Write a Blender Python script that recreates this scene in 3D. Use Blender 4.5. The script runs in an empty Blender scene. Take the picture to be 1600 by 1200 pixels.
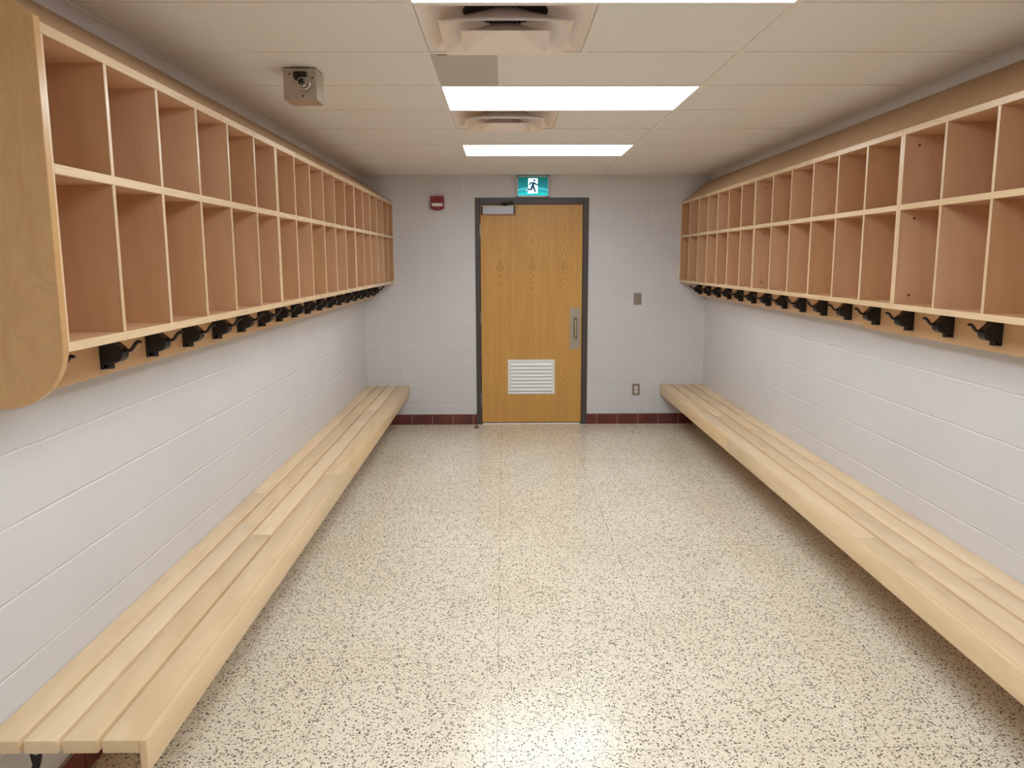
import bpy, bmesh, math, random
from mathutils import Vector, Matrix
random.seed(7)
S = bpy.context.scene
COL = S.collection
PI = math.pi

# ------------------------------------------------------------------ dimensions (metres)
XL, XR, YB, YN, ZC = -1.355, 1.97, 7.77, -1.6, 2.41      # walls, back wall, near wall, ceiling
CF_L, CF_R = -1.06, 1.705                                 # front faces of the cubby cabinets
Z0, ZM, Z1 = 1.40, 1.836, 2.163                           # cabinet bottom, shelf, top
HF_L, HF_R = -1.268, 1.892                                # hook rail faces

def lin(c):
    c = c / 255.0
    return c / 12.92 if c <= 0.04045 else ((c + 0.055) / 1.055) ** 2.4
def rgb(r, g, b): return (lin(r), lin(g), lin(b), 1.0)

# ------------------------------------------------------------------ object helpers
def tag(o, label=None, cat=None, group=None, kind=None):
    if label: o['label'] = label
    if cat: o['category'] = cat
    if group: o['group'] = group
    if kind: o['kind'] = kind
    return o

def empty(name, loc=(0, 0, 0)):
    o = bpy.data.objects.new(name, None)
    o.location = loc
    o.empty_display_size = 0.05
    COL.objects.link(o)
    return o

class MB:
    """collects shapes (world coordinates) into one mesh"""
    def __init__(self): self.bm = bmesh.new()
    def _merge(self, t):
        me = bpy.data.meshes.new('t'); t.to_mesh(me); t.free()
        self.bm.from_mesh(me); bpy.data.meshes.remove(me)
    def box(self, x0, x1, y0, y1, z0, z1, bev=0.0, seg=2):
        t = bmesh.new()
        v = [t.verts.new((x, y, z)) for x in (x0, x1) for y in (y0, y1) for z in (z0, z1)]
        for f in ((0, 1, 3, 2), (4, 6, 7, 5), (0, 4, 5, 1), (2, 3, 7, 6), (0, 2, 6, 4), (1, 5, 7, 3)):
            t.faces.new([v[i] for i in f])
        bmesh.ops.recalc_face_normals(t, faces=t.faces)
        if bev > 0:
            bmesh.ops.bevel(t, geom=list(t.edges), offset=bev, segments=seg, affect='EDGES', profile=0.5)
        self._merge(t); return self
    def prism(self, pts, axis, a, b, bev=0.0, seg=2):
        """polygon extruded along axis (0,1,2) from a to b; pts are the other two coords in order"""
        t = bmesh.new()
        def mk(p, w):
            c = [p[0], p[1]]; c.insert(axis, w); return t.verts.new(c)
        A = [mk(p, a) for p in pts]; B = [mk(p, b) for p in pts]
        n = len(pts)
        t.faces.new(A); t.faces.new(B[::-1])
        for i in range(n): t.faces.new((A[i], B[i], B[(i + 1) % n], A[(i + 1) % n]))
        bmesh.ops.recalc_face_normals(t, faces=t.faces)
        if bev > 0:
            bmesh.ops.bevel(t, geom=list(t.edges), offset=bev, segments=seg, affect='EDGES', profile=0.5)
        self._merge(t); return self
    def cyl(self, c, r, h, axis=2, n=24, r2=None, bev=0):
        t = bmesh.new()
        bmesh.ops.create_cone(t, cap_ends=True, segments=n, radius1=r, radius2=r if r2 is None else r2, depth=h)
        if bev: 
            ed = [e for e in t.edges if len([f for f in e.link_faces if len(f.verts) > 4]) == 1]
            bmesh.ops.bevel(t, geom=ed, offset=bev, segments=2, affect='EDGES', profile=0.5)
        M = Matrix.Identity(4)
        if axis == 0: M = Matrix.Rotation(PI / 2, 4, 'Y')
        if axis == 1: M = Matrix.Rotation(PI / 2, 4, 'X')
        bmesh.ops.transform(t, matrix=Matrix.Translation(c) @ M, verts=t.verts)
        self._merge(t); return self
    def torus(self, c, R, r, axis=2, n=28, m=10, tilt=None):
        t = bmesh.new(); rows = []
        for i in range(n):
            a = 2 * PI * i / n
            rows.append([t.verts.new(((R + r * math.cos(b)) * math.cos(a), (R + r * math.cos(b)) * math.sin(a), r * math.sin(b)))
                         for b in [2 * PI * j / m for j in range(m)]])
        for i in range(n):
            for j in range(m):
                t.faces.new((rows[i][j], rows[(i + 1) % n][j], rows[(i + 1) % n][(j + 1) % m], rows[i][(j + 1) % m]))
        M = Matrix.Identity(4)
        if axis == 0: M = Matrix.Rotation(PI / 2, 4, 'Y')
        if axis == 1: M = Matrix.Rotation(PI / 2, 4, 'X')
        if tilt is not None: M = tilt
        bmesh.ops.transform(t, matrix=Matrix.Translation(c) @ M, verts=t.verts)
        bmesh.ops.recalc_face_normals(t, faces=t.faces)
        self._merge(t); return self
    def tube(self, pts, r, n=10, rs=None):
        t = bmesh.new(); P = [Vector(p) for p in pts]; rings = []
        up = Vector((0.13, 0.97, 0.2)).normalized()
        for i, p in enumerate(P):
            d = (P[min(i + 1, len(P) - 1)] - P[max(i - 1, 0)]).normalized()
            s = d.cross(up).normalized(); w = s.cross(d)
            rr = r if rs is None else rs[i]
            rings.append([t.verts.new(p + (s * math.cos(2 * PI * k / n) + w * math.sin(2 * PI * k / n)) * rr) for k in range(n)])
        for a, b in zip(rings, rings[1:]):
            for k in range(n): t.faces.new((a[k], a[(k + 1) % n], b[(k + 1) % n], b[k]))
        t.faces.new(rings[0][::-1]); t.faces.new(rings[-1])
        bmesh.ops.recalc_face_normals(t, faces=t.faces)
        self._merge(t); return self
    def dome(self, c, r, sz=1.0, axis=None):
        t = bmesh.new()
        bmesh.ops.create_uvsphere(t, u_segments=20, v_segments=12, radius=r)
        M = Matrix.Diagonal((1, 1, sz, 1))
        if axis == 1: M = Matrix.Rotation(PI / 2, 4, 'X') @ M
        bmesh.ops.transform(t, matrix=Matrix.Translation(c) @ M, verts=t.verts)
        self._merge(t); return self
    def quad(self, pts):
        self.bm.faces.new([self.bm.verts.new(p) for p in pts]); return self
    def build(self, name, mat, parent=None, smooth=False, tone=None):
        off = Vector((0, 0, 0))
        q = parent
        while q is not None:
            off += Vector(q.location); q = q.parent
        for v in self.bm.verts: v.co -= off
        me = bpy.data.meshes.new(name)
        self.bm.to_mesh(me); self.bm.free()
        me.materials.append(mat)
        if smooth:
            for p in me.polygons: p.use_smooth = True
            try: me.set_sharp_from_angle(angle=math.radians(35))
            except Exception: pass
        o = bpy.data.objects.new(name, me)
        COL.objects.link(o)
        if parent is not None: o.parent = parent
        if tone is not None: o['tone'] = float(tone)
        return o

# ------------------------------------------------------------------ material helpers
class N:
    def __init__(self, name):
        self.m = bpy.data.materials.new(name); self.m.use_nodes = True
        self.t = self.m.node_tree
        self.b = self.t.nodes['Principled BSDF']
    def n(self, typ, **kw):
        x = self.t.nodes.new(typ)
        for k, v in kw.items(): setattr(x, k, v)
        return x
    def l(self, a, b): self.t.links.new(a, b)
    def math(self, op, a, b=None, c=None, clamp=False):
        x = self.n('ShaderNodeMath', operation=op); x.use_clamp = clamp
        for i, v in enumerate((a, b, c)):
            if v is None: continue
            if hasattr(v, 'is_linked'): self.l(v, x.inputs[i])
            else: x.inputs[i].default_value = v
        return x.outputs[0]
    def mix(self, f, a, b, blend='MIX'):
        x = self.n('ShaderNodeMix', data_type='RGBA', blend_type=blend)
        for i, v in ((0, f), (6, a), (7, b)):
            if hasattr(v, 'is_linked'): self.l(v, x.inputs[i])
            else: x.inputs[i].default_value = v
        return x.outputs[2]
    def coords(self, kind='Object', scale=(1, 1, 1), loc=(0, 0, 0), rot=(0, 0, 0), src=None):
        if src is None:
            if kind == 'World': src = self.n('ShaderNodeNewGeometry').outputs['Position']
            else: src = self.n('ShaderNodeTexCoord').outputs[kind]
        mp = self.n('ShaderNodeMapping')
        mp.inputs['Scale'].default_value = scale; mp.inputs['Location'].default_value = loc; mp.inputs['Rotation'].default_value = rot
        self.l(src, mp.inputs['Vector'])
        return mp.outputs[0]
    def noise(self, vec, scale=5, detail=2, rough=0.5, dist=0.0):
        x = self.n('ShaderNodeTexNoise'); self.l(vec, x.inputs['Vector'])
        x.inputs['Scale'].default_value = scale; x.inputs['Detail'].default_value = detail
        x.inputs['Roughness'].default_value = rough; x.inputs['Distortion'].default_value = dist
        return x.outputs['Fac']
    def ramp(self, f, stops):
        x = self.n('ShaderNodeValToRGB'); self.l(f, x.inputs[0])
        e = x.color_ramp.elements
        e[0].position, e[0].color = stops[0]; e[1].position, e[1].color = stops[-1]
        for p, c in stops[1:-1]:
            k = e.new(p); k.color = c
        return x.outputs[0]
    def rng(self, v, a, b, c, d):
        x = self.n('ShaderNodeMapRange'); self.l(v, x.inputs[0])
        for i, q in enumerate((a, b, c, d)): x.inputs[i + 1].default_value = q
        return x.outputs[0]
    def bump(self, h, strength=0.3, dist=0.002):
        x = self.n('ShaderNodeBump'); x.inputs['Strength'].default_value = strength; x.inputs['Distance'].default_value = dist
        self.l(h, x.inputs['Height']); self.l(x.outputs[0], self.b.inputs['Normal'])
    def set(self, color=None, rough=None, metal=None, spec=None, coat=None):
        I = self.b.inputs
        if color is not None:
            if hasattr(color, 'is_linked'): self.l(color, I['Base Color'])
            else: I['Base Color'].default_value = color
        if rough is not None:
            if hasattr(rough, 'is_linked'): self.l(rough, I['Roughness'])
            else: I['Roughness'].default_value = rough
        if metal is not None: I['Metallic'].default_value = metal
        if spec is not None: I['Specular IOR Level'].default_value = spec
        if coat is not None: I['Coat Weight'].default_value = coat
        return self.m

def plain(name, col, rough=0.5, metal=0.0, var=0.05, scale=30, spec=0.5):
    k = N(name)
    f = k.noise(k.coords('Object'), scale, 3)
    c2 = (col[0] * (1 - var * 3), col[1] * (1 - var * 3), col[2] * (1 - var * 3), 1)
    k.set(k.mix(f, col, c2), rough, metal, spec)
    return k.m

def wood(name, base, dark, axis=1, rough=0.32, grain=0.5, figure=0.35, knots=0.0, freq=1.0, coat=0.0, along=0.9):
    """maple: fine straight grain along `axis`, soft cloudy figure, board-to-board tone from the object's own 'tone'"""
    k = N(name)
    oi = k.n('ShaderNodeAttribute', attribute_type='OBJECT', attribute_name='tone').outputs['Fac']
    src = k.n('ShaderNodeTexCoord').outputs['Object']
    sh = k.n('ShaderNodeVectorMath', operation='ADD'); k.l(src, sh.inputs[0])
    cmb = k.n('ShaderNodeCombineXYZ')
    for i in range(3): k.l(k.math('MULTIPLY', oi, 17.3 + 5 * i), cmb.inputs[i])
    k.l(cmb.outputs[0], sh.inputs[1])
    s1 = [38 * freq] * 3; s1[axis] = 1.3 * freq
    s2 = [5 * freq] * 3; s2[axis] = along * freq
    g = k.noise(k.coords(scale=s1, src=sh.outputs[0]), 4, 4, 0.6)
    fgr = k.noise(k.coords(scale=s2, src=sh.outputs[0]), 2.2, 3, 0.55, 1.2)
    w = k.n('ShaderNodeTexWave', wave_type='BANDS', bands_direction='DIAGONAL')
    k.l(k.coords(scale=s2, src=sh.outputs[0]), w.inputs['Vector'])
    w.inputs['Scale'].default_value = 1.1; w.inputs['Distortion'].default_value = 7; w.inputs['Detail'].default_value = 2
    f = k.math('ADD', k.math('MULTIPLY', k.rng(g, 0.35, 0.7, 0, 1), grain), k.math('MULTIPLY', k.rng(fgr, 0.35, 0.7, 0, 1), figure))
    f = k.math('ADD', f, k.math('MULTIPLY', w.outputs['Fac'], figure * 0.45))
    f = k.math('MULTIPLY', f, 0.75, clamp=True)
    c = k.mix(f, base, dark)
    if knots > 0:
        s3 = [3.2] * 3; s3[axis] = 0.9
        vo = k.n('ShaderNodeTexVoronoi'); k.l(k.coords(scale=s3, src=sh.outputs[0]), vo.inputs['Vector']); vo.inputs['Scale'].default_value = 2.0
        kk = k.rng(vo.outputs['Distance'], 0.0, 0.13, knots, 0.0)
        c = k.mix(kk, c, (dark[0] * 0.55, dark[1] * 0.45, dark[2] * 0.35, 1))
    # tone of the individual board
    hv = k.n('ShaderNodeHueSaturation'); k.l(c, hv.inputs['Color'])
    k.l(k.rng(oi, 0, 1, 0.92, 1.04), hv.inputs['Value']); k.l(k.rng(oi, 0, 1, 1.06, 0.95), hv.inputs['Saturation'])
    k.set(hv.outputs[0], k.rng(g, 0.3, 0.7, rough, rough + 0.08), spec=0.45, coat=coat)
    k.bump(g, 0.05, 0.0006)
    return k.m

MAPLE = rgb(239, 213, 175); MAPLE_D = rgb(218, 184, 140)
M_slat = wood('maple_slat', MAPLE, MAPLE_D, 1, 0.30, 0.22, 0.5, knots=0.4)
M_fascia = wood('maple_fascia', rgb(240, 212, 172), rgb(217, 181, 134), 1, 0.28, 0.35, 0.45, knots=0.2)
M_ply_z = wood('birch_ply_upright', rgb(211, 168, 130), rgb(193, 149, 110), 2, 0.36, 0.22, 0.5)
M_ply_y = wood('birch_ply_long', rgb(216, 174, 136), rgb(197, 153, 114), 1, 0.36, 0.22, 0.5)
M_edge = wood('maple_edge_band', rgb(226, 196, 156), rgb(208, 173, 133), 1, 0.25, 0.1, 0.4)
M_edge_z = wood('maple_edge_band_upright', rgb(226, 195, 157), rgb(208, 172, 134), 2, 0.22, 0.3, 0.35)
M_rail = wood('hook_rail_ply', rgb(226, 187, 144), rgb(206, 165, 120), 1, 0.36, 0.2, 0.45)
M_slope = wood('dust_top_ply', rgb(198, 162, 122), rgb(180, 143, 104), 1, 0.4, 0.2, 0.45)
def end_mat():
    # rotary-cut birch face: faint wandering contour lines
    k = N('end_panel_veneer')
    n = k.noise(k.coords('Object', (3.2, 1, 1.5)), 1.5, 3, 0.5, 0.4)
    c = k.math('MULTIPLY', k.math('ADD', k.math('SINE', k.math('MULTIPLY', n, 95.0)), 1.0), 0.5)
    f = k.noise(k.coords('Object', (8, 1, 3)), 2.0, 3)
    g = k.noise(k.coords('Object', (60, 1, 14)), 3.0, 3)
    t = k.math('ADD', k.math('MULTIPLY', c, 0.20), k.math('ADD', k.math('MULTIPLY', k.rng(f, 0.3, 0.7, 0, 1), 0.45), k.math('MULTIPLY', g, 0.25)), clamp=True)
    k.set(k.mix(t, rgb(213, 169, 116), rgb(193, 147, 96)), 0.24, spec=0.45)
    return k.m
M_end = end_mat()

# ---- painted block wall: courses 0.2 m, blocks 0.4 m, running bond, thin tooled joints
def block_wall(name, horiz, shift, zshift, vert=1.0, depth=0.7):
    k = N(name)
    pos = k.n('ShaderNodeNewGeometry').outputs['Position']
    sx = k.n('ShaderNodeSeparateXYZ'); k.l(pos, sx.inputs[0])
    cb = k.n('ShaderNodeCombineXYZ')
    wob = k.math('MULTIPLY', k.math('SUBTRACT', k.noise(k.coords('World'), 6, 2), 0.5), 0.006)
    k.l(k.math('ADD', k.math('SUBTRACT', sx.outputs[horiz], shift), wob), cb.inputs[0])
    k.l(k.math('ADD', k.math('SUBTRACT', sx.outputs[2], zshift), wob), cb.inputs[1])
    br = k.n('ShaderNodeTexBrick'); k.l(cb.outputs[0], br.inputs['Vector'])
    br.offset = 0.5; br.offset_frequency = 2; br.squash = 1.0
    br.inputs['Scale'].default_value = 1.0
    br.inputs['Brick Width'].default_value = 0.4; br.inputs['Row Height'].default_value = 0.2
    br.inputs['Mortar Size'].default_value = 0.0036; br.inputs['Mortar Smooth'].default_value = 0.35
    br.inputs['Bias'].default_value = 0.0
    fine = k.noise(k.coords('World'), 160, 3, 0.65)
    blot = k.noise(k.coords('World'), 1.6, 3, 0.5)
    fade = k.rng(k.noise(k.coords('World'), 2.3, 2), 0.35, 0.6, 0.3, 1.0)    # joints filled by paint in places
    # bed joints (horizontal) separately from head joints, which the paint has nearly filled on the long walls
    zz_ = k.math('ABSOLUTE', k.math('SUBTRACT', k.math('FRACT', k.math('DIVIDE', k.math('ADD', k.math('SUBTRACT', sx.outputs[2], zshift), k.math('ADD', wob, 0.1)), 0.2)), 0.5))
    bed = k.rng(zz_, 0.008, 0.026, 1, 0)
    j = k.math('MULTIPLY', k.math('MAXIMUM', bed, k.math('MULTIPLY', br.outputs['Fac'], vert)), fade)
    base = k.mix(k.rng(blot, 0.3, 0.7, 0, 1), rgb(219, 216, 217), rgb(213, 211, 213))
    base = k.mix(k.math('MULTIPLY', j, 0.8), base, rgb(243, 241, 240))  # joints lightened in colour for the highlight line along their lips
    vo = k.n('ShaderNodeTexVoronoi'); k.l(k.coords('World'), vo.inputs['Vector']); vo.inputs['Scale'].default_value = 3.0
    pit = k.rng(vo.outputs['Distance'], 0.006, 0.014, 1, 0)
    base = k.mix(k.math('MULTIPLY', pit, 0.6), base, rgb(96, 84, 74))
    h = k.math('SUBTRACT', k.math('MULTIPLY', fine, 0.08), j)
    h = k.math('SUBTRACT', h, pit)
    k.set(base, 0.48, spec=0.35)
    k.bump(h, depth, 0.006)
    return k.m
M_wall_b = block_wall('painted_block_back', 0, 0.02, 0.0, 0.9, 0.62)
M_wall_l = block_wall('painted_block_left', 1, 0.05, 0.1, 0.12, 0.6)
M_wall_r = block_wall('painted_block_right', 1, 0.15, 0.1, 0.12, 0.6)

# ---- terrazzo tile floor
def terrazzo():
    k = N('terrazzo')
    pos = k.n('ShaderNodeNewGeometry').outputs['Position']
    sx = k.n('ShaderNodeSeparateXYZ'); k.l(pos, sx.inputs[0])
    def chips(scale, lo, hi, seed, rmin, rmax):
        v = k.n('ShaderNodeTexVoronoi', feature='F1'); v.inputs['Scale'].default_value = scale
        wob = k.n('ShaderNodeTexNoise'); k.l(pos, wob.inputs['Vector']); wob.inputs['Scale'].default_value = 190; wob.inputs['Detail'].default_value = 1
        a = k.n('ShaderNodeVectorMath', operation='MULTIPLY_ADD')
        k.l(wob.outputs['Color'], a.inputs[0]); a.inputs[1].default_value = (0.006, 0.006, 0.0); 
        mp = k.coords('World', (1, 1, 0), (seed, seed * 0.7, 0))
        k.l(mp, a.inputs[2]); k.l(a.outputs[0], v.inputs['Vector'])
        sp = k.n('ShaderNodeSeparateColor'); k.l(v.outputs['Color'], sp.inputs[0])
        thr = k.rng(sp.outputs[1], 0, 1, rmin, rmax)
        inside = k.math('LESS_THAN', v.outputs['Distance'], thr)
        sel = k.math('MULTIPLY', k.math('GREATER_THAN', sp.outputs[0], lo), k.math('LESS_THAN', sp.outputs[0], hi))
        return k.math('MULTIPLY', inside, sel), sp.outputs[2]
    cloud = k.noise(k.coords('World'), 1.3, 3)
    base = k.mix(k.rng(cloud, 0.35, 0.65, 0, 1), rgb(245, 235, 215), rgb(238, 226, 203))
    m3, r3 = chips(85, 0.0, 0.5, 3.1, 0.3, 0.6)
    base = k.mix(k.math('MULTIPLY', m3, 0.5), base, k.mix(r3, rgb(250, 243, 228), rgb(214, 196, 160)))
    m2, r2 = chips(140, 0.15, 0.85, 9.4, 0.22, 0.46)
    base = k.mix(k.math('MULTIPLY', m2, 0.62), base, k.mix(r2, rgb(150, 128, 96), rgb(124, 104, 76)))
    m1, r1 = chips(104, 0.24, 0.84, 1.7, 0.22, 0.48)
    base = k.mix(k.math('MULTIPLY', m1, 0.92), base, k.mix(r1, rgb(44, 38, 30), rgb(96, 78, 52)))
    # joints
    def joint(v, off, step, w):
        a = k.math('FRACT', k.math('DIVIDE', k.math('SUBTRACT', v, off), step))
        a = k.math('ABSOLUTE', k.math('SUBTRACT', a, 0.5))
        return k.math('GREATER_THAN', a, 0.5 - w / step)
    j = k.math('MAXIMUM', joint(sx.outputs[0], -0.03, 0.655, 0.0011), joint(sx.outputs[1], 2.43, 0.636, 0.0010))
    jn = k.math('MULTIPLY', j, k.rng(k.noise(k.coords('World'), 5, 2), 0.38, 0.6, 0.25, 0.85))
    base = k.mix(jn, base, rgb(104, 84, 62))
    rg = k.rng(k.noise(k.coords('World'), 3, 3), 0.3, 0.7, 0.17, 0.25)
    k.set(base, rg, spec=0.5)
    k.bump(k.noise(k.coords('World'), 14, 2), 0.02, 0.003)
    return k.m
M_floor = terrazzo()

def ceiling_tile():
    k = N('acoustic_tile')
    f = k.noise(k.coords('World'), 260, 2, 0.6)
    b = k.mix(k.rng(f, 0.35, 0.65, 0, 1), rgb(234, 231, 229), rgb(224, 221, 218))
    k.set(b, 0.9, spec=0.2); k.bump(f, 0.25, 0.001)
    return k.m
M_tile = ceiling_tile()
M_bar = plain('painted_grid_bar', rgb(234, 228, 221), 0.5, 0, 0.02)

def quarry():
    k = N('quarry_tile')
    f = k.noise(k.coords('World'), 7, 4)
    b = k.mix(k.rng(f, 0.3, 0.7, 0, 1), rgb(122, 60, 54), rgb(90, 42, 38))
    k.set(b, 0.28, spec=0.5); k.bump(f, 0.1, 0.003)
    return k.m
M_quarry = quarry()
M_grout = plain('grout', rgb(170, 150, 138), 0.8)
M_frame = plain('charcoal_door_frame_paint', rgb(74, 65, 62), 0.38, 0, 0.02)
M_alu = plain('brushed_aluminium', rgb(196, 190, 184), 0.35, 0.85, 0.03)
M_steel = plain('satin_steel', rgb(186, 174, 158), 0.38, 0.9, 0.03)
M_chrome = plain('chrome', rgb(225, 222, 218), 0.12, 1.0, 0.01)
M_galv = plain('galvanised_steel', rgb(198, 186, 170), 0.34, 0.75, 0.06, 12)
M_closer = plain('silver_closer_cover', rgb(176, 174, 178), 0.4, 0.3, 0.02)
M_dark = plain('dark_metal', rgb(52, 44, 42), 0.45, 0.4)
M_black = plain('black_plastic', rgb(24, 20, 21), 0.42, 0, 0.05)
M_blackarm = plain('black_hook_arm', rgb(28, 21, 21), 0.3, 0, 0.05)
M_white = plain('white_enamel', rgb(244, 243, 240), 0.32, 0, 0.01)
M_diff = plain('diffuser_enamel', rgb(238, 226, 218), 0.22, 0, 0.01)
M_duct = plain('duct_metal', rgb(120, 112, 116), 0.5, 0.3)
M_void = plain('duct_dark', rgb(38, 34, 38), 0.8)
M_red = plain('red_alarm_plastic', rgb(140, 26, 34), 0.35, 0, 0.03)
M_strobe = plain('strobe_lens', rgb(250, 246, 242), 0.2, 0.0, 0.10, 120)
M_pinktext = plain('alarm_lettering', rgb(216, 130, 130), 0.5)
M_plate = plain('stainless_plate', rgb(160, 150, 140), 0.38, 0.7, 0.03)
M_recept = plain('ivory_receptacle', rgb(232, 224, 212), 0.35)
M_brass = plain('brass_screw', rgb(150, 112, 60), 0.35, 0.8)
def perforated():
    k = N('perforated_grille')
    v = k.n('ShaderNodeTexVoronoi', feature='F1'); v.inputs['Randomness'].default_value = 0.0; v.inputs['Scale'].default_value = 210
    k.l(k.coords('World', (1, 1, 0)), v.inputs['Vector'])
    h = k.rng(v.outputs['Distance'], 0.20, 0.45, 1, 0)
    k.set(k.mix(h, rgb(205, 199, 192), rgb(152, 146, 138)), 0.6)
    return k.m
M_grille = perforated()

def emis(name, col, strength, base=(0.8, 0.8, 0.8, 1)):
    k = N(name)
    k.set(base, 0.4)
    k.b.inputs['Emission Color'].default_value = col
    k.b.inputs['Emission Strength'].default_value = strength
    return k.m
LAMP = 11.0
M_lamp = emis('lamp_lens', (0.90, 1.0, 1.06, 1), LAMP)

# ---- oak door veneer with three mirrored cathedral figures
def door_mat():
    k = N('door_veneer')
    pos = k.n('ShaderNodeNewGeometry').outputs['Position']
    sx = k.n('ShaderNodeSeparateXYZ'); k.l(pos, sx.inputs[0])
    X, Z = sx.outputs[0], sx.outputs[2]
    # repeat every 0.307 m around x = -0.026
    u = k.math('ABSOLUTE', k.math('SUBTRACT', k.math('FRACT', k.math('DIVIDE', k.math('ADD', X, 0.026 + 0.1535 + 0.307), 0.307)), 0.5))
    u = k.math('MULTIPLY', u, 0.307)                                            # |dx| within a leaf
    nz = k.noise(k.coords('World', (6, 1, 1.6)), 3, 3, 0.55)
    nz2 = k.noise(k.coords('World', (30, 1, 9)), 3, 2, 0.5)
    def rings(zc):
        d0 = k.math('SUBTRACT', Z, zc)
        dz = k.math('MAXIMUM', k.math('MULTIPLY', d0, 0.62), k.math('MULTIPLY', d0, -1.0))   # arches run higher than they hang
        a = k.math('MULTIPLY', k.math('POWER', k.math('ADD', u, 0.0001), 1.2), 3.9)
        r = k.math('ADD', k.math('ADD', dz, a), k.math('ADD', k.math('MULTIPLY', k.math('SUBTRACT', nz, 0.5), 0.16), k.math('MULTIPLY', k.math('SUBTRACT', nz2, 0.5), 0.035)))
        s = k.math('SINE', k.math('MULTIPLY', k.math('POWER', r, 0.75), 78.0))
        fall = k.rng(r, 0.0, 0.55, 1.0, 0.12)
        near = k.rng(dz, 0.0, 0.45, 1.0, 0.2)
        return k.math('MULTIPLY', k.math('MULTIPLY', s, fall), near), r
    s1, r1 = rings(1.54); s2, r2 = rings(0.50)
    s = k.math('ADD', s1, k.math('MULTIPLY', s2, 0.45))
    fine = k.noise(k.coords('World', (60, 1, 1.6)), 4, 4, 0.6)
    mid = k.noise(k.coords('World', (14, 1, 0.7)), 2, 3, 0.6, 0.6)
    f = k.math('ADD', k.math('ADD', k.math('MULTIPLY', s, 0.36), k.math('MULTIPLY', k.math('SUBTRACT', fine, 0.5), 0.9)),
               k.math('MULTIPLY', k.math('SUBTRACT', mid, 0.5), 0.9))
    f = k.math('ADD', f, 0.5, clamp=True)
    c = k.mix(f, rgb(222, 172, 96), rgb(190, 136, 68))
    kn = k.math('ADD', k.math('MULTIPLY', k.math('ABSOLUTE', k.math('SUBTRACT', Z, 1.538)), 1.6), k.math('ABSOLUTE', k.math('SUBTRACT', u, 0.027)))
    c = k.mix(k.rng(kn, 0.004, 0.012, 0.75, 0), c, rgb(96, 58, 24))
    kn2 = k.rng(k.math('ADD', k.math('MULTIPLY', k.math('ABSOLUTE', k.math('SUBTRACT', Z, 1.555)), 0.55), u), 0.0, 0.06, 0.28, 0)
    c = k.mix(kn2, c, rgb(150, 96, 42))
    k.set(c, 0.36, spec=0.4); k.bump(fine, 0.04, 0.0005)
    return k.m
M_door = door_mat()

# ================================================================== SETTING
def struct(name, mb, mat, **kw):
    o = mb.build(name, mat, **kw); o['kind'] = 'structure'; return o

struct('floor', MB().box(XL - 0.12, XR + 0.12, YN - 0.12, YB + 0.12, -0.08, 0.0), M_floor)
struct('wall_left', MB().box(XL - 0.12, XL, YN - 0.12, YB + 0.12, 0.0, 2.75), M_wall_l)
struct('wall_right', MB().box(XR, XR + 0.12, YN - 0.12, YB + 0.12, 0.0, 2.75), M_wall_r)
struct('wall_near', MB().box(XL, XR, YN - 0.12, YN, 0.0, 2.75), M_wall_b)
DX0, DX1, DZ1 = -0.272, 0.818, 2.205                     # outside of the door frame
struct('wall_back', MB().box(XL, DX0 + 0.02, YB, YB + 0.12, 0, 2.75).box(DX1 - 0.02, XR, YB, YB + 0.12, 0, 2.75)
       .box(DX0 + 0.02, DX1 - 0.02, YB, YB + 0.12, DZ1 - 0.02, 2.75), M_wall_b)

# quarry tile base: tiles with real grout joints
def base_run(name, axis, a, b, face, into, phase):
    t, g = MB(), MB()
    xs = []; x = phase
    while x > a: x -= 0.203
    while x < b:
        lo, hi = max(a, x + 0.003), min(b, x + 0.203 - 0.003)
        if hi - lo > 0.004: xs.append((lo, hi))
        x += 0.203
    f0, f1 = sorted((face, face + into * 0.012)); g0, g1 = sorted((face, face + into * 0.008))
    for lo, hi in xs:
        if axis == 0: t.box(lo, hi, f0, f1, 0.0, 0.100, 0.0015, 1)
        else: t.box(f0, f1, lo, hi, 0.0, 0.100, 0.0015, 1)
    if axis == 0: g.box(a, b, g0, g1, 0, 0.104)
    else: g.box(g0, g1, a, b, 0, 0.104)
    o = struct(name, t, M_quarry)
    g.build('grout_bed', M_grout, o)
    return o
base_run('baseboard_back', 0, XL + 0.013, DX0, YB, -1, -0.918)
base_run('baseboard_back', 0, DX1, XR - 0.013, YB, -1, 0.922)
base_run('baseboard_left', 1, YN, YB, XL, 1, 0.1)
base_run('baseboard_right', 1, YN, YB, XR, -1, 0.05)

# suspended ceiling: lay-in tiles on a grid of tees
TEE_X = [-0.295, 0.925]
TEE_Y = [-1.05, -0.43, 0.18, 0.79, 1.40, 2.018, 2.640, 3.238, 3.832, 4.440, 5.052, 5.733, 6.332, 6.955]
cols = [XL] + TEE_X + [XR]; rows = [YN] + TEE_Y + [YB]
LIGHT_ROWS = [(0.18, 0.79), (2.018, 2.640), (3.832, 4.440), (5.733, 6.332)]
DIFF_ROWS = [(2.640, 3.238), (4.440, 5.052)]
tiles, plen = MB(), MB()
for i in range(len(cols) - 1):
    for j in range(len(rows) - 1):
        x0, x1, y0, y1 = cols[i], cols[i + 1], rows[j], rows[j + 1]
        if i == 1 and (y0, y1) in LIGHT_ROWS: continue
        if i == 1 and (y0, y1) in DIFF_ROWS: x0 = x0 + 0.61
        if i == 1 and (y0, y1) == (3.238, 3.832): x0 = -0.012
        tiles.box(x0 + 0.002, x1 - 0.002, y0 + 0.002, y1 - 0.002, ZC + 0.004, ZC + 0.02)
ceil = struct('ceiling', tiles, M_tile)
g = MB()
for x in TEE_X: g.box(x - 0.012, x + 0.012, YN, YB, ZC, ZC + 0.0045)
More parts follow.
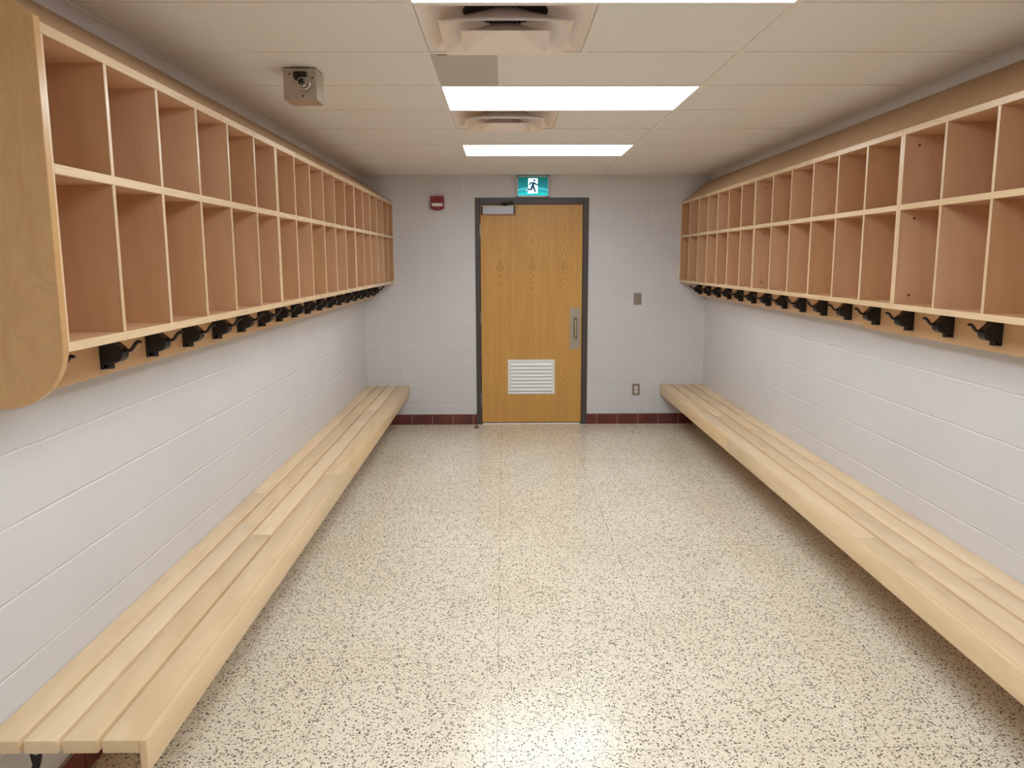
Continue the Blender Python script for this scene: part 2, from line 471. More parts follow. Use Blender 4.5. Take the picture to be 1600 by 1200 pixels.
for y in TEE_Y:
    for a, b in ((XL, TEE_X[0] - 0.012), (TEE_X[0] + 0.012, TEE_X[1] - 0.012), (TEE_X[1] + 0.012, XR)):
        g.box(a, b, y - 0.012, y + 0.012, ZC + 0.0006, ZC + 0.0045)
for r in DIFF_ROWS: g.box(TEE_X[0] + 0.61 - 0.012, TEE_X[0] + 0.61 + 0.012, r[0] + 0.012, r[1] - 0.012, ZC + 0.0006, ZC + 0.0045)
g.box(-0.020, -0.002, 3.25, 3.82, ZC + 0.0006, ZC + 0.0045)
g.build('ceiling_grid', M_bar, ceil)
# deck above the suspended ceiling (closes the plenum)
MB().box(XL - 0.12, XR + 0.12, YN - 0.12, YB + 0.12, 2.75, 2.85).build('upper_deck', M_void, ceil)
# perimeter wall angle
def angle(name, x0, x1, y0, y1):
    struct(name, MB().box(x0, x1, y0, y1, ZC - 0.002, ZC + 0.002), M_bar)
angle('trim_1', XL, XL + 0.022, YN, YB); angle('trim_2', XR - 0.022, XR, YN, YB)
angle('trim_3', XL + 0.022, XR - 0.022, YB - 0.022, YB)

# ================================================================== DOOR
door = empty('door_1', ((DX0 + DX1) / 2, YB, 0)); door['kind'] = 'structure'
LX0, LX1, LZ0, LZ1 = -0.222, 0.762, 0.018, 2.142
yf = YB + 0.004                                           # leaf front face, just behind the frame face
fr = MB()
fr.box(DX0, LX0 - 0.003, YB - 0.012, YB + 0.118, 0, DZ1, 0.002, 1)
fr.box(LX1 + 0.003, DX1, YB - 0.012, YB + 0.118, 0, DZ1, 0.002, 1)
fr.box(LX0 - 0.003, LX1 + 0.003, YB - 0.012, YB + 0.118, LZ1 + 0.003, DZ1, 0.002, 1)
frame = fr.build('door_frame', M_frame, door)
leaf = MB().box(LX0, LX1, yf, yf + 0.044, LZ0, LZ1, 0.001, 1).build('door_leaf', M_door, door)
for zz in (1.893, 1.07, 0.252):
    h = MB().cyl((LX0 - 0.004, yf - 0.010, zz), 0.0075, 0.112, 2, 16)
    h.box(LX0 - 0.010, LX0 + 0.006, yf - 0.006, yf + 0.001, zz - 0.056, zz + 0.056)
    h.build('hinge', M_steel, door, smooth=True)
# pull plate with handle
pp = MB().box(0.645, 0.748, yf - 0.002, yf + 0.001, 0.752, 1.156, 0.0006, 1).build('pull_plate', M_steel, door)
MB().tube([(0.698, yf, 1.045), (0.698, yf - 0.028, 1.045), (0.698, yf - 0.046, 1.030), (0.698, yf - 0.050, 1.005), (0.698, yf - 0.050, 0.955),
           (0.698, yf - 0.050, 0.905), (0.698, yf - 0.046, 0.880), (0.698, yf - 0.028, 0.866), (0.698, yf, 0.866)], 0.0155, 14).build('pull_handle', M_steel, pp, smooth=True)
for zz in (0.775, 1.133):
    for xx in (0.66, 0.733): MB().cyl((xx, yf - 0.003, zz), 0.004, 0.003, 1, 12).build('screw', M_steel, pp)
# louvre
lx0, lx1, lz0, lz1 = 0.033, 0.502, 0.299, 0.647
lv = MB()
w, d = 0.034, 0.012
for (a, b) in (((lx0, lz0, lx1, lz0), (lx0 + w, lz0 + w, lx1 - w, lz0 + w)), ((lx0, lz1, lx1, lz1), (lx0 + w, lz1 - w, lx1 - w, lz1 - w)),
               ((lx0, lz0, lx0, lz1), (lx0 + w, lz0 + w, lx0 + w, lz1 - w)), ((lx1, lz0, lx1, lz1), (lx1 - w, lz0 + w, lx1 - w, lz1 - w))):
    # outer edge on the leaf, ridge standing 12 mm out, inner edge falling back into the opening
    o1, o2 = Vector((a[0], yf, a[1])), Vector((a[2], yf, a[3]))
    i1, i2 = Vector((b[0], yf + 0.002, b[1])), Vector((b[2], yf + 0.002, b[3]))
    r1, r2 = o1.lerp(i1, 0.25), o2.lerp(i2, 0.25); r1.y = r2.y = yf - d
    q1, q2 = o1.lerp(i1, 0.75), o2.lerp(i2, 0.75); q1.y = q2.y = yf - d * 0.8
    lv.quad([o1, o2, r2, r1]); lv.quad([r1, r2, q2, q1]); lv.quad([q1, q2, i2, i1])
bmesh.ops.recalc_face_normals(lv.bm, faces=lv.bm.faces)
louver = lv.build('louver_frame', M_white, door)
nb = 8
pitch = (lz1 - lz0 - 2 * w + 0.004) / nb
for i in range(nb):
    zc = lz0 + w + pitch * (i + 0.5)
    MB().prism([(yf - 0.001, zc + pitch * 0.45), (yf - 0.001 + 0.0012, zc + pitch * 0.47), (yf - 0.010, zc - pitch * 0.34), (yf - 0.0115, zc - pitch * 0.42), (yf - 0.0125, zc - pitch * 0.34)][::1],
               0, lx0 + w - 0.004, lx1 - w + 0.004).build('louver_blade', M_white, louver)
MB().box(lx0 + w - 0.002, lx1 - w + 0.002, yf - 0.0006, yf - 0.0001, lz0 + w - 0.002, lz1 - w + 0.002).build('louver_backing', M_dark, louver)
for xx in (0.13, 0.40):
    for zz in (lz0 + 0.015, lz1 - 0.015): MB().cyl((xx, yf - d, zz), 0.003, 0.002, 1, 10).build('louver_screw', M_dark, louver)
# closer
cl = MB().box(-0.199, 0.098, yf - 0.052, yf, 2.048, 2.128, 0.004, 2).build('door_closer', M_closer, door)
MB().box(-0.212, -0.199, yf - 0.050, yf, 2.050, 2.126, 0.002, 1).build('closer_end_cap', M_dark, cl)
MB().box(0.098, 0.110, yf - 0.050, yf, 2.050, 2.126, 0.002, 1).build('closer_end_cap', M_dark, cl)
MB().cyl((0.02, yf - 0.028, 2.136), 0.012, 0.018, 2, 16).tube([(0.02, yf - 0.028, 2.143), (-0.02, yf - 0.05, 2.148), (-0.005, yf - 0.06, 2.152), (0.075, yf - 0.04, 2.156)], 0.006, 8).build('closer_arm', M_dark, cl, smooth=True)
MB().box(0.030, 0.100, YB - 0.022, YB - 0.011, 2.150, 2.178, 0.002, 1).cyl((0.075, YB - 0.03, 2.160), 0.010, 0.02, 2, 14).build('closer_bracket', M_dark, cl)
for xx in (0.042, 0.064, 0.090): MB().dome((xx, YB - 0.024, 2.170), 0.005).build('closer_screw', M_chrome, cl, smooth=True)
# pale strip below the leaf, painted in place of light through the door gap
MB().box(LX0 + 0.01, LX1 - 0.01, YB - 0.002, YB + 0.10, 0.0, 0.010, 0.001, 1).build('gap_light_strip', M_white, door)
# corridor floor/wall dark beyond the door gap
MB().box(DX0 + 0.02, DX1 - 0.02, YB + 0.118, YB + 0.12, 0, DZ1 - 0.02).build('door_backing', M_dark, door)
ds = MB().cyl((-0.27, 7.585, 0.008), 0.024, 0.016, 2, 20, 0.019).dome((-0.27, 7.585, 0.016), 0.017, 0.8)
o = ds.build('door_stop', plain('worn_brass', rgb(128, 104, 72), 0.35, 0.7), smooth=True)
tag(o, 'small worn metal dome door stop on the terrazzo floor left of the door', 'door stop')

# ================================================================== BENCHES
def bench(name, side, y0, y1, ztop, edges, label, seeds):
    """edges: slat boundaries from wall to front (x pairs); front pair meets the fascia"""
    root = empty(name, ((edges[0][0] + edges[-1][1]) / 2, (y0 + y1) / 2, 0))
    tag(root, label, 'bench', 'slatted wall benches')
    th = 0.036
    rnd = random.Random(seeds)
    for n, (a, b) in enumerate(edges):
        a, b = min(a, b), max(a, b)
        # each run is butted from several boards
        cuts = [y0]
        y = y0 + rnd.uniform(1.4, 3.2)
        while y < y1 - 0.6: cuts.append(y); y += rnd.uniform(2.2, 3.2)
        cuts.append(y1)
        for c0, c1 in zip(cuts, cuts[1:]):
            MB().box(a, b, c0 + (0.0004 if c0 > y0 else 0), c1 - (0.0004 if c1 < y1 else 0), ztop - th, ztop, 0.002, 2).build('slat', M_slat, root, smooth=True, tone=rnd.random())
    fx = edges[-1][1]; s = 1 if side == 'L' else -1
    cuts = [y0, y0 + (y1 - y0) * (0.47 if side == 'L' else 0.62), y1]
    for c0, c1 in zip(cuts, cuts[1:]):
        f0, f1 = sorted((fx, fx + s * 0.020))
        MB().box(f0, f1, c0, c1, ztop - 0.094, ztop, 0.003, 2).build('fascia', M_fascia, root, smooth=True, tone=rnd.random())
    # steel angle brackets bolted to the wall under the slats
    wall = XL if side == 'L' else XR
    y = y0 + 0.07
    while y < y1 - 0.1:
        b = MB()
        w0, w1 = sorted((wall, wall + s * 0.36)); b.box(w0, w1, y, y + 0.04, ztop - th - 0.006, ztop - th)
        # tapering gusset with its bolt
        pts = [(wall + s * 0.066, ztop - th - 0.003), (wall + s * 0.110, ztop - th - 0.003), (wall + s * 0.108, ztop - th - 0.040), (wall + s * 0.096, ztop - th - 0.085), (wall + s * 0.001, ztop - th - 0.24), (wall + s * 0.001, ztop - th - 0.20), (wall + s * 0.078, ztop - th - 0.080)]
        b.prism(pts, 1, y, y + 0.006)
        br = b.build('bench_bracket', M_dark, root)
        MB().cyl((wall + s * 0.095, y - 0.004, ztop - th - 0.036), 0.009, 0.010, 1, 6).build('bolt', M_steel, br)
        y += 0.92
    return root
bench('slatted_bench', 'L', 1.90, YB - 0.014, 0.392, [(-1.353, -1.262), (-1.250, -1.162), (-1.150, -1.060), (-1.048, -0.952)],
      'long light maple slatted bench along the left wall, its sawn near end showing', 11)
bench('slatted_bench', 'R', 1.45, YB - 0.014, 0.397, [(1.968, 1.876), (1.863, 1.770), (1.757, 1.661), (1.648, 1.560)],
      'long light maple slatted bench along the right wall, running out of the picture', 5)

# ================================================================== CUBBY CABINETS
T = 0.018
def cabinet(side, y0, y1, ncol, label, dy=None, bolts=False):
    s = 1 if side == 'L' else -1
    wall = XL if side == 'L' else XR; face = CF_L if side == 'L' else CF_R
    root = empty('cubby_cabinet', ((wall + face) / 2, (y0 + y1) / 2, Z0))
    tag(root, label, 'cabinet', 'maple cubby cabinets on the %s wall' % ('left' if side == 'L' else 'right'))
    rnd = random.Random(int(y0 * 100) + ord(side))
    fb = face - s * 0.004                                  # panel fronts stop 4 mm back, edge band in front
    def pan(name, ya, yb, za, zb, mat, xa=None, xb=None, band=None):
        xa = wall + s * 0.001 if xa is None else xa; xb = fb if xb is None else xb
        a, b = sorted((xa, xb))
        o = MB().box(a, b, ya, yb, za, zb).build(name, mat, root, tone=rnd.random())
        if band:
            a, b = sorted((fb, face))
            MB().box(a, b, ya, yb, za, zb, 0.0012, 1).build('edge_band', band, o, tone=rnd.random())
        return o
    e = 0.0006
    ya, yb = y0 + e, y1 - e
    a, b = sorted((wall + s * 0.001, wall + s * 0.008))
    pan('top_panel', ya, yb, Z1 - 0.025, Z1, M_ply_y, band=M_edge)
    pan('bottom_panel', ya, yb, Z0, Z0 + 0.024, M_ply_y, xa=wall + s * 0.001, band=M_edge)
    pan('side_panel', ya, ya + T, Z0 + 0.024, Z1 - 0.025, M_ply_z, band=M_edge_z)
    sp = pan('side_panel', yb - T, yb, Z0 + 0.024, Z1 - 0.025, M_ply_z, band=M_edge_z)
    MB().box(a, b, ya + T, yb - T, Z0 + 0.024, Z1 - 0.025).build('back_panel', M_ply_z, root, tone=rnd.random())
    xs = wall + s * 0.008
    pan('shelf', ya + T, yb - T, ZM - 0.012, ZM + 0.012, M_ply_y, xa=xs, band=M_edge)
    step = (y1 - y0 - T) / ncol
    cuts = [y0 + T / 2 + step * i for i in range(1, ncol)] if dy is None else dy
    for c in cuts:
        pan('divider', c - T / 2 + 0.001, c + T / 2 - 0.001, Z0 + 0.024, ZM - 0.012, M_ply_z, xa=xs, band=M_edge_z)
        pan('divider', c - T / 2 + 0.001, c + T / 2 - 0.001, ZM + 0.012, Z1 - 0.025, M_ply_z, xa=xs, band=M_edge_z)
    # sloping dust top from the face up to the wall
    top = [(face - s * 0.003, Z1), (wall + s * 0.001, 2.362), (wall + s * 0.001, 2.342), (face - s * 0.030, Z1)]
    MB().prism(top, 1, ya, yb).build('sloping_top', M_slope, root, tone=rnd.random())
    if bolts:
        for (xo, zz) in ((0.062, 2.095), (0.062, 1.79), (0.062, 1.462)):
            xx = face - s * xo
            MB().cyl((xx, yb - T - 0.0012, zz), 0.0055, 0.0024, 1, 14).build('connector_screw', M_brass, sp, smooth=True)
    return root
YL = [1.925, 3.832, 5.790, YB - 0.004]
cL = cabinet('L', YL[0], YL[1], 6, 'maple cubby cabinet on the left wall, nearest section with the rounded end panel', [2.231, 2.548, 2.864, 3.178, 3.506])
cabinet('L', YL[1], YL[2], 6, 'maple cubby cabinet on the left wall, middle section of three', [4.160, 4.482, 4.806, 5.122, 5.450])
cabinet('L', YL[2], YL[3], 6, 'maple cubby cabinet on the left wall, farthest section reaching the back wall', [6.134, 6.471, 6.808, 7.136, 7.450])
# rounded end panel: part of the nearest left cabinet
def arc(cx, cz, r, a0, a1, n=14): return [(cx + r * math.cos(math.radians(a0 + (a1 - a0) * i / n)), cz + r * math.sin(math.radians(a0 + (a1 - a0) * i / n))) for i in range(n + 1)]
pts = [(XL + 0.002, 2.366), (CF_L + 0.006, Z1 + 0.006)] + arc(CF_L + 0.006 - 0.150, 1.266 + 0.150, 0.150, 0, -90, 18) + [(XL + 0.002, 1.262)]
ep = MB().prism(pts, 1, 1.900, 1.925, 0.0015, 1).build('end_panel', M_end, cL, tone=0.5)
YR = [1.505, 3.486, 5.487, YB - 0.004]
cabinet('R', YR[0], YR[1], 6, 'maple cubby cabinet on the right wall, nearest section cut off by the picture edge', [1.83, 2.16, 2.492, 2.822, 3.151], bolts=True)
cabinet('R', YR[1], YR[2], 6, 'maple cubby cabinet on the right wall, middle section of three', [3.819, 4.141, 4.472, 4.805, 5.135], bolts=True)
cabinet('R', YR[2], YR[3], 7, 'maple cubby cabinet on the right wall, farthest section reaching the back wall', [5.800, 6.124, 6.435, 6.750, 7.065, 7.400], bolts=True)

# ================================================================== HOOK RAILS AND HOOKS
def rail(side, cuts, names, zb):
    s = 1 if side == 'L' else -1
    wall = XL if side == 'L' else XR; hf = HF_L if side == 'L' else HF_R
    for k, (a, b) in enumerate(zip(cuts, cuts[1:])):
        x0, x1 = sorted((hf, hf - s * 0.019))
        o = MB().box(x0, x1, a + 0.0004, b - 0.0004, zb[k], Z0 - 0.001, 0.0015, 1).build('hook_rail', M_rail, None, tone=(0.35, 0.8, 0.55)[k % 3])
        tag(o, names[k], 'hook rail', 'maple hook boards under the cubbies')
        x0, x1 = sorted((hf - s * 0.0195, wall + s * 0.0005))
        MB().box(x0, x1, a + 0.02, b - 0.02, Z0 - 0.07, Z0 - 0.001).build('cleat', M_rail, o, tone=0.3)
rail('L', [1.926, 4.90, YB - 0.004], ['maple board carrying coat hooks under left cubbies, near length by the rounded panel',
                                 'maple board carrying coat hooks under left cubbies, far length meeting the back wall'], [1.262, 1.262])
rail('R', [1.505, 4.165, YB - 0.004], ['maple board carrying coat hooks under right cubbies, near length at picture edge',
                                  'maple board carrying coat hooks under right cubbies, far length meeting the back wall'], [1.262, 1.272])

ORD = ['first', 'second', 'third', 'fourth', 'fifth', 'sixth', 'seventh', 'eighth', 'ninth', 'tenth', 'eleventh', 'twelfth', 'thirteenth',
       'fourteenth', 'fifteenth', 'sixteenth', 'seventeenth', 'eighteenth']
def make_hook(side):
    """safety coat hook: back plate, angular body with chamfers, release button, S-curved arm; origin on the rail face, near edge"""
    s = 1 if side == 'L' else -1
    root = empty('coat_hook', (0, 0, 0))
    W = 0.050
    zt, zb = -0.003, -0.118
    q = 1.0 if side == 'L' else 0.94
    MB().box(*sorted((-s * 0.001, s * 0.010)), 0.001, W - 0.001, zb * q, zt, 0.002, 1).build('back_plate', M_black, root)
    body = [(0.008, zt), (0.030, zt), (0.046, -0.034), (0.066, -0.051), (0.071, -0.058), (0.071, -0.080), (0.062, -0.092), (0.046, -0.098), (0.034, -0.100), (0.008, -0.103)]
    body = [(s * a, b * q) for a, b in body]
    MB().prism(body, 1, 0.0, W, 0.0035, 2).build('hook_body', M_black, root)
    MB().cyl((s * 0.022, W * 0.42, -0.108 * q), 0.0135, 0.018, 2, 18, bev=0.002).build('release_button', M_blackarm, root, smooth=True)
    c = [(0.067, -0.056), (0.078, -0.060), (0.088, -0.059), (0.096, -0.053), (0.102, -0.044), (0.108, -0.036), (0.116, -0.031), (0.125, -0.033)]
    MB().tube([(s * a, W * 0.45, b * q) for a, b in c], 0.006, 12, rs=[0.0062] * 6 + [0.006, 0.0045]).build('hook_arm', M_blackarm, root, smooth=True)
    return root
def dup(root, loc):
    r = root.copy(); COL.objects.link(r); r.location = loc
    for ch in list(root.children):
        c = ch.copy(); COL.objects.link(c); c.parent = r
    return r
def place(side, ys, hf, labels, group):
    proto = make_hook(side)
    for k, y in enumerate(ys):
        h = proto if k == 0 else None
        if k == 0: continue
        h = dup(proto, (hf, y, Z0))
        tag(h, labels[k], 'coat hook', group)
    proto.location = (hf, ys[0], Z0); tag(proto, labels[0], 'coat hook', group)
ysL = [2.090] + [2.160 + 0.3236 * k for k in range(1, 18)]
labL = ['black coat hook mostly hidden behind the rounded left end panel, only its tip showing']
for k in range(1, 18):
    if k == 17: labL.append('black coat hook under the left cubbies, farthest one beside the back wall')
    elif k == 1: labL.append('black coat hook under the left cubbies, largest fully visible one by the rounded panel')
    elif k <= 9: labL.append('black coat hook under the left cubbies, %s fully visible one from the rounded panel' % ORD[k - 1])
    else: labL.append('black coat hook under the left cubbies, %s one counting from the back wall' % ORD[17 - k])
place('L', ysL, HF_L, labL, 'coat hooks under the left cubbies')
ysR = [2.982 + 0.3296 * k for k in range(15)]
labR = []
for k in range(15):
    if k == 0: labR.append('black coat hook under the right cubbies, largest one nearest the picture edge')
    elif k == 14: labR.append('black coat hook under the right cubbies, farthest one beside the back wall')
    elif k <= 7: labR.append('black coat hook under the right cubbies, %s one from the picture edge' % ORD[k])
    else: labR.append('black coat hook under the right cubbies, %s one counting from the back wall' % ORD[14 - k])
place('R', ysR, HF_R, labR, 'coat hooks under the right cubbies')

# ================================================================== CEILING LIGHTS
LL = ['long ceiling light panel overhead, above the top edge of the picture and out of view', 'long bright ceiling light panel cut off by the top edge of the picture',
      'long bright ceiling light panel, the middle one, beside the grey return grille', 'long bright ceiling light panel nearest the back wall and exit sign']
for (y0, y1), lab in zip(LIGHT_ROWS, LL):
    x0, x1 = TEE_X
    r = empty('ceiling_light', ((x0 + x1) / 2, (y0 + y1) / 2, ZC))
    tag(r, lab, 'ceiling light', 'recessed ceiling light panels')
    a, b, c, d_ = x0 + 0.0115, x1 - 0.0115, y0 + 0.0115, y1 - 0.0115
    f = MB()
    w = 0.003
    f.box(a, b, c, c + w, ZC + 0.001, ZC + 0.012).box(a, b, d_ - w, d_, ZC + 0.001, ZC + 0.012)
    f.box(a, a + w, c + w, d_ - w, ZC + 0.001, ZC + 0.012).box(b - w, b, c + w, d_ - w, ZC + 0.001, ZC + 0.012)
    f.build('light_frame', M_white, r)
    MB().box(a + w * 0.5, b - w * 0.5, c + w * 0.5, d_ - w * 0.5, ZC + 0.013, ZC + 0.09).build('light_housing', M_white, r)
    MB().box(a + w, b - w, c + w, d_ - w, ZC + 0.006, ZC + 0.0125).build('light_diffuser', M_lamp, r)

# ================================================================== AIR DIFFUSERS
def diffuser(x0, y0, y1, label):
    cx, cy = x0 + 0.305, (y0 + y1) / 2
    r = empty('air_diffuser', (cx, cy, ZC)); tag(r, label, 'air vent', 'square ceiling air diffusers')
    m = MB(); H = 0.292
    def sq(h, z): return [(cx - h, cy - h, z), (cx + h, cy - h, z), (cx + h, cy + h, z), (cx - h, cy + h, z)]
    def sqr(h, z, n=32):      # square outline sampled at n equal angles, so it can be lofted to a circle
        o = []
        for i in range(n):
            a = 2 * PI * i / n + PI / 4
            c, s_ = math.cos(a), math.sin(a); q = h / max(abs(c), abs(s_)); o.append((cx + c * q, cy + s_ * q, z))
        return o
    def cir(r_, z, n=32): return [(cx + r_ * math.cos(2 * PI * i / n + PI / 4), cy + r_ * math.sin(2 * PI * i / n + PI / 4), z) for i in range(n)]
    def mixr(A, B, t): return [tuple(p + (q - p) * t for p, q in zip(a_, b_)) for a_, b_ in zip(A, B)]
    def loft(mb, R_, thick=0.0015):
        R_ = [mixr(A, B, t) for A, B in zip(R_, R_[1:]) for t in (0, 0.5)] + [R_[-1]]
        vr = [[mb.bm.verts.new(p) for p in A] for A in R_]
        for A, B in zip(vr, vr[1:]):
            for i in range(len(A)): mb.bm.faces.new((A[i], A[(i + 1) % len(A)], B[(i + 1) % len(A)], B[i]))
        return vr
    loft(m, [sqr(H, ZC + 0.004), sqr(0.270, ZC + 0.004), sqr(0.236, ZC + 0.020), cir(0.165, ZC + 0.060), cir(0.150, ZC + 0.066)])
    m.build('outer_cone', M_diff, r, smooth=True)
    nk = MB(); loft(nk, [cir(0.150, ZC + 0.066), cir(0.150, ZC + 0.20)]); nk.build('duct_neck', M_duct, r, smooth=True)
    MB().cyl((cx, cy, ZC + 0.20), 0.150, 0.004, 2, 40).build('damper', M_void, r)
    m = MB(); loft(m, [sqr(0.220, ZC - 0.026), sqr(0.204, ZC - 0.022), cir(0.100, ZC + 0.050)]); m.build('middle_cone', M_diff, r, smooth=True)
    m = MB(); v = loft(m, [sqr(0.150, ZC - 0.038), sqr(0.136, ZC - 0.034), cir(0.060, ZC + 0.012)])
    m.bm.faces.new(v[-1]); m.build('inner_cone', M_diff, r, smooth=True)
    for dx in (-0.05, 0.05): MB().cyl((cx + dx, cy, ZC + 0.050), 0.003, 0.09, 2, 8).build('cone_support', M_dark, r)
diffuser(TEE_X[0], 2.640, 3.238, 'white stepped square air diffuser in the ceiling, the larger near one')
diffuser(TEE_X[0], 4.440, 5.052, 'white stepped square air diffuser in the ceiling between the two full light panels')

gr = empty('return_grille', (-0.155, 3.535, ZC)); tag(gr, 'grey perforated return air grille in the ceiling beside the middle light', 'air vent')
MB().box(-0.283, -0.020, 3.250, 3.820, ZC + 0.002, ZC + 0.006).build('perforated_plate', M_grille, gr)
MB().box(-0.255, -0.205, 3.262, 3.268, ZC - 0.001, ZC + 0.002).build('latch', M_steel, gr)

# ================================================================== METAL BOX UNDER THE CEILING
bx = empty('ceiling_box', (-0.846, 3.54, ZC)); tag(bx, 'small square metal box fixed under the left ceiling with a round chrome fitting', 'sensor box')
MB().box(-0.914, -0.777, 3.47, 3.605, ZC - 0.127, ZC - 0.0005, 0.0015, 1).build('housing', M_galv, bx)
MB().box(-0.870, -0.815, 3.455, 3.47, ZC - 0.042, ZC - 0.016, 0.003, 1).box(-0.862, -0.848, 3.440, 3.458, ZC - 0.054, ZC - 0.022, 0.003, 1).box(-0.838, -0.824, 3.442, 3.458, ZC - 0.046, ZC - 0.018, 0.003, 1).build('wire_clamp', M_dark, bx)
ln = MB().torus((-0.823, 3.448, ZC - 0.067), 0.0225, 0.0035, 1).torus((-0.829, 3.438, ZC - 0.063), 0.017, 0.0025, 1).build('chrome_ring', M_chrome, bx, smooth=True)
MB().cyl((-0.823, 3.460, ZC - 0.067), 0.021, 0.02, 1, 28).build('lens', M_galv, ln, smooth=True)
MB().cyl((-0.832, 3.440, ZC - 0.060), 0.0075, 0.030, 1, 20).build('socket', M_void, ln, smooth=True)
for (xx, zz) in ((-0.886, 0.024), (-0.793, 0.040), (-0.833, 0.112)): MB().cyl((xx, 3.4695, ZC - zz), 0.004, 0.003, 1, 12).build('screw', M_dark, bx)

# ================================================================== EXIT SIGN
ex = empty('exit_sign', (0.281, YB, 2.205)); tag(ex, 'lit green and white running man exit sign above the door', 'exit sign')
ex0, ex1, ez0, ez1 = 0.126, 0.436, 2.209, 2.405
ys = YB - 0.050
MB().box(ex0 + 0.004, ex1 - 0.004, ys + 0.006, YB, ez0 + 0.004, ez1 - 0.004).build('sign_housing', M_alu, ex)
f = MB(); w = 0.013
f.box(ex0, ex1, ys, ys + 0.02, ez0, ez0 + w).box(ex0, ex1, ys, ys + 0.02, ez1 - w * 0.9, ez1).box(ex0, ex0 + w, ys, ys + 0.02, ez0, ez1).box(ex1 - w, ex1, ys, ys + 0.02, ez0, ez1)
f.build('sign_frame', plain('sign_frame_grey', rgb(190, 196, 198), 0.35, 0.2, 0.02), ex)
MB().box(ex1 - 0.040, ex1 - 0.022, ys - 0.0006, ys, ez0 + 0.004, ez0 + 0.008).build('maker_mark', M_dark, ex)
def sign_face():
    k = N('sign_green'); k.set(rgb(0, 90, 80), 0.4)
    pos = k.n('ShaderNodeNewGeometry').outputs['Position']; sx = k.n('ShaderNodeSeparateXYZ'); k.l(pos, sx.inputs[0])
    # printed light bands curve across the lower half of the edge-lit panel
    dx = k.math('SUBTRACT', sx.outputs[0], 0.281)
    v = k.math('ADD', sx.outputs[2], k.math('MULTIPLY', k.math('MULTIPLY', dx, dx), 0.9))
    c = k.ramp(k.rng(v, ez0 + 0.012, ez1 - 0.01, 0, 1), [(0.0, (0.0, 0.50, 0.50, 1)), (0.16, (0.0, 0.62, 0.62, 1)), (0.28, (0.0, 0.34, 0.40, 1)), (0.36, (0.02, 0.38, 0.46, 1)),
                                                         (0.40, (0.12, 0.62, 0.70, 1)), (0.45, (0.05, 0.40, 0.46, 1)), (0.50, (0.0, 0.20, 0.25, 1)), (1.0, (0.0, 0.10, 0.09, 1))])
    k.l(c, k.b.inputs['Emission Color']); k.b.inputs['Emission Strength'].default_value = 1.0
    return k.m
fc = MB().box(ex0 + w, ex1 - w, ys + 0.004, ys + 0.01, ez0 + w, ez1 - w * 0.9).build('sign_face', sign_face(), ex)
M_sw = emis('sign_white', (0.80, 0.96, 1.0, 1), 1.35)
M_sm = emis('sign_man', (0.0, 0.08, 0.17, 1), 0.6, (0.0, 0.03, 0.06, 1))
yy = ys + 0.0038
def P(px, py):   # pictogram grid (sign drawing units) -> sign face
    return (0.138 + (px - 345) / 830 * 0.285, 2.396 - (py - 300) / 540 * 0.178)
MB().prism([P(632, 345), P(893, 345), P(893, 755), P(870, 770), P(838, 770), P(815, 742), P(790, 770), P(608, 770), P(632, 720), P(632, 690), P(575, 690), P(570, 665), P(600, 640), P(632, 640)], 1, yy - 0.0006, yy).build('pictogram_doorway', M_sw, fc)
man = MB()
def limb(pts, w0, w1):
    for (a, b), t0, t1 in zip(zip(pts, pts[1:]), [w0 + (w1 - w0) * i / (len(pts) - 1) for i in range(len(pts) - 1)], [w0 + (w1 - w0) * (i + 1) / (len(pts) - 1) for i in range(len(pts) - 1)]):
        A, B = Vector(P(*a)), Vector(P(*b)); d = (B - A).normalized(); n = Vector((-d.y, d.x))
        man.prism([A - d * t0 * .5 + n * t0, A - d * t0 * .5 - n * t0, B + d * t1 * .5 - n * t1, B + d * t1 * .5 + n * t1], 1, yy - 0.0012, yy - 0.0006)
man.cyl((P(803, 403)[0], yy - 0.0009, P(803, 403)[1]), 0.0105, 0.0006, 1, 24)
man.prism([P(715, 452), P(800, 450), P(828, 480), P(800, 520), P(778, 590), P(715, 580), P(725, 520), P(745, 480)], 1, yy - 0.0012, yy - 0.0006)
limb([(800, 468), (850, 522), (905, 522)], 0.0075, 0.0060)
limb([(740, 465), (692, 480), (662, 535)], 0.0075, 0.0058)
limb([(765, 570), (800, 650), (830, 720)], 0.0100, 0.0070)
limb([(735, 570), (718, 655), (605, 662)], 0.0100, 0.0065)
man.build('pictogram_man', M_sm, fc)

# ================================================================== FIRE ALARM
al = empty('fire_alarm', (-0.629, YB, 2.087)); tag(al, 'dark red fire alarm strobe on the back wall left of the door', 'fire alarm')
sh = [(-0.692, 2.219), (-0.692, 2.108)] + [(-0.629 + 0.063 * t, 2.088 + 0.018 * t * t) for t in [-1 + 0.2 * i for i in range(11)]] + [(-0.566, 2.108), (-0.566, 2.219)]
MB().prism(sh, 1, YB - 0.045, YB, 0.003, 2).build('alarm_body', M_red, al)
MB().box(-0.682, -0.577, YB - 0.058, YB - 0.044, 2.124, 2.154, 0.004, 2).build('strobe_lens', M_strobe, al)
MB().box(-0.684, -0.655, YB - 0.0462, YB - 0.045, 2.203, 2.206).box(-0.604, -0.575, YB - 0.0462, YB - 0.045, 2.203, 2.206).build('alarm_marks', M_pinktext, al)
cu = bpy.data.curves.new('lettering', 'FONT'); cu.body = 'FIRE'; cu.size = 0.022; cu.align_x = 'CENTER'; cu.extrude = 0.0005; cu.space_character = 1.15
to = bpy.data.objects.new('lettering', cu); COL.objects.link(to)
bpy.context.view_layer.update()
me = bpy.data.meshes.new_from_object(to.evaluated_get(bpy.context.evaluated_depsgraph_get()))
bpy.data.objects.remove(to)
me.materials.clear(); me.materials.append(M_pinktext)
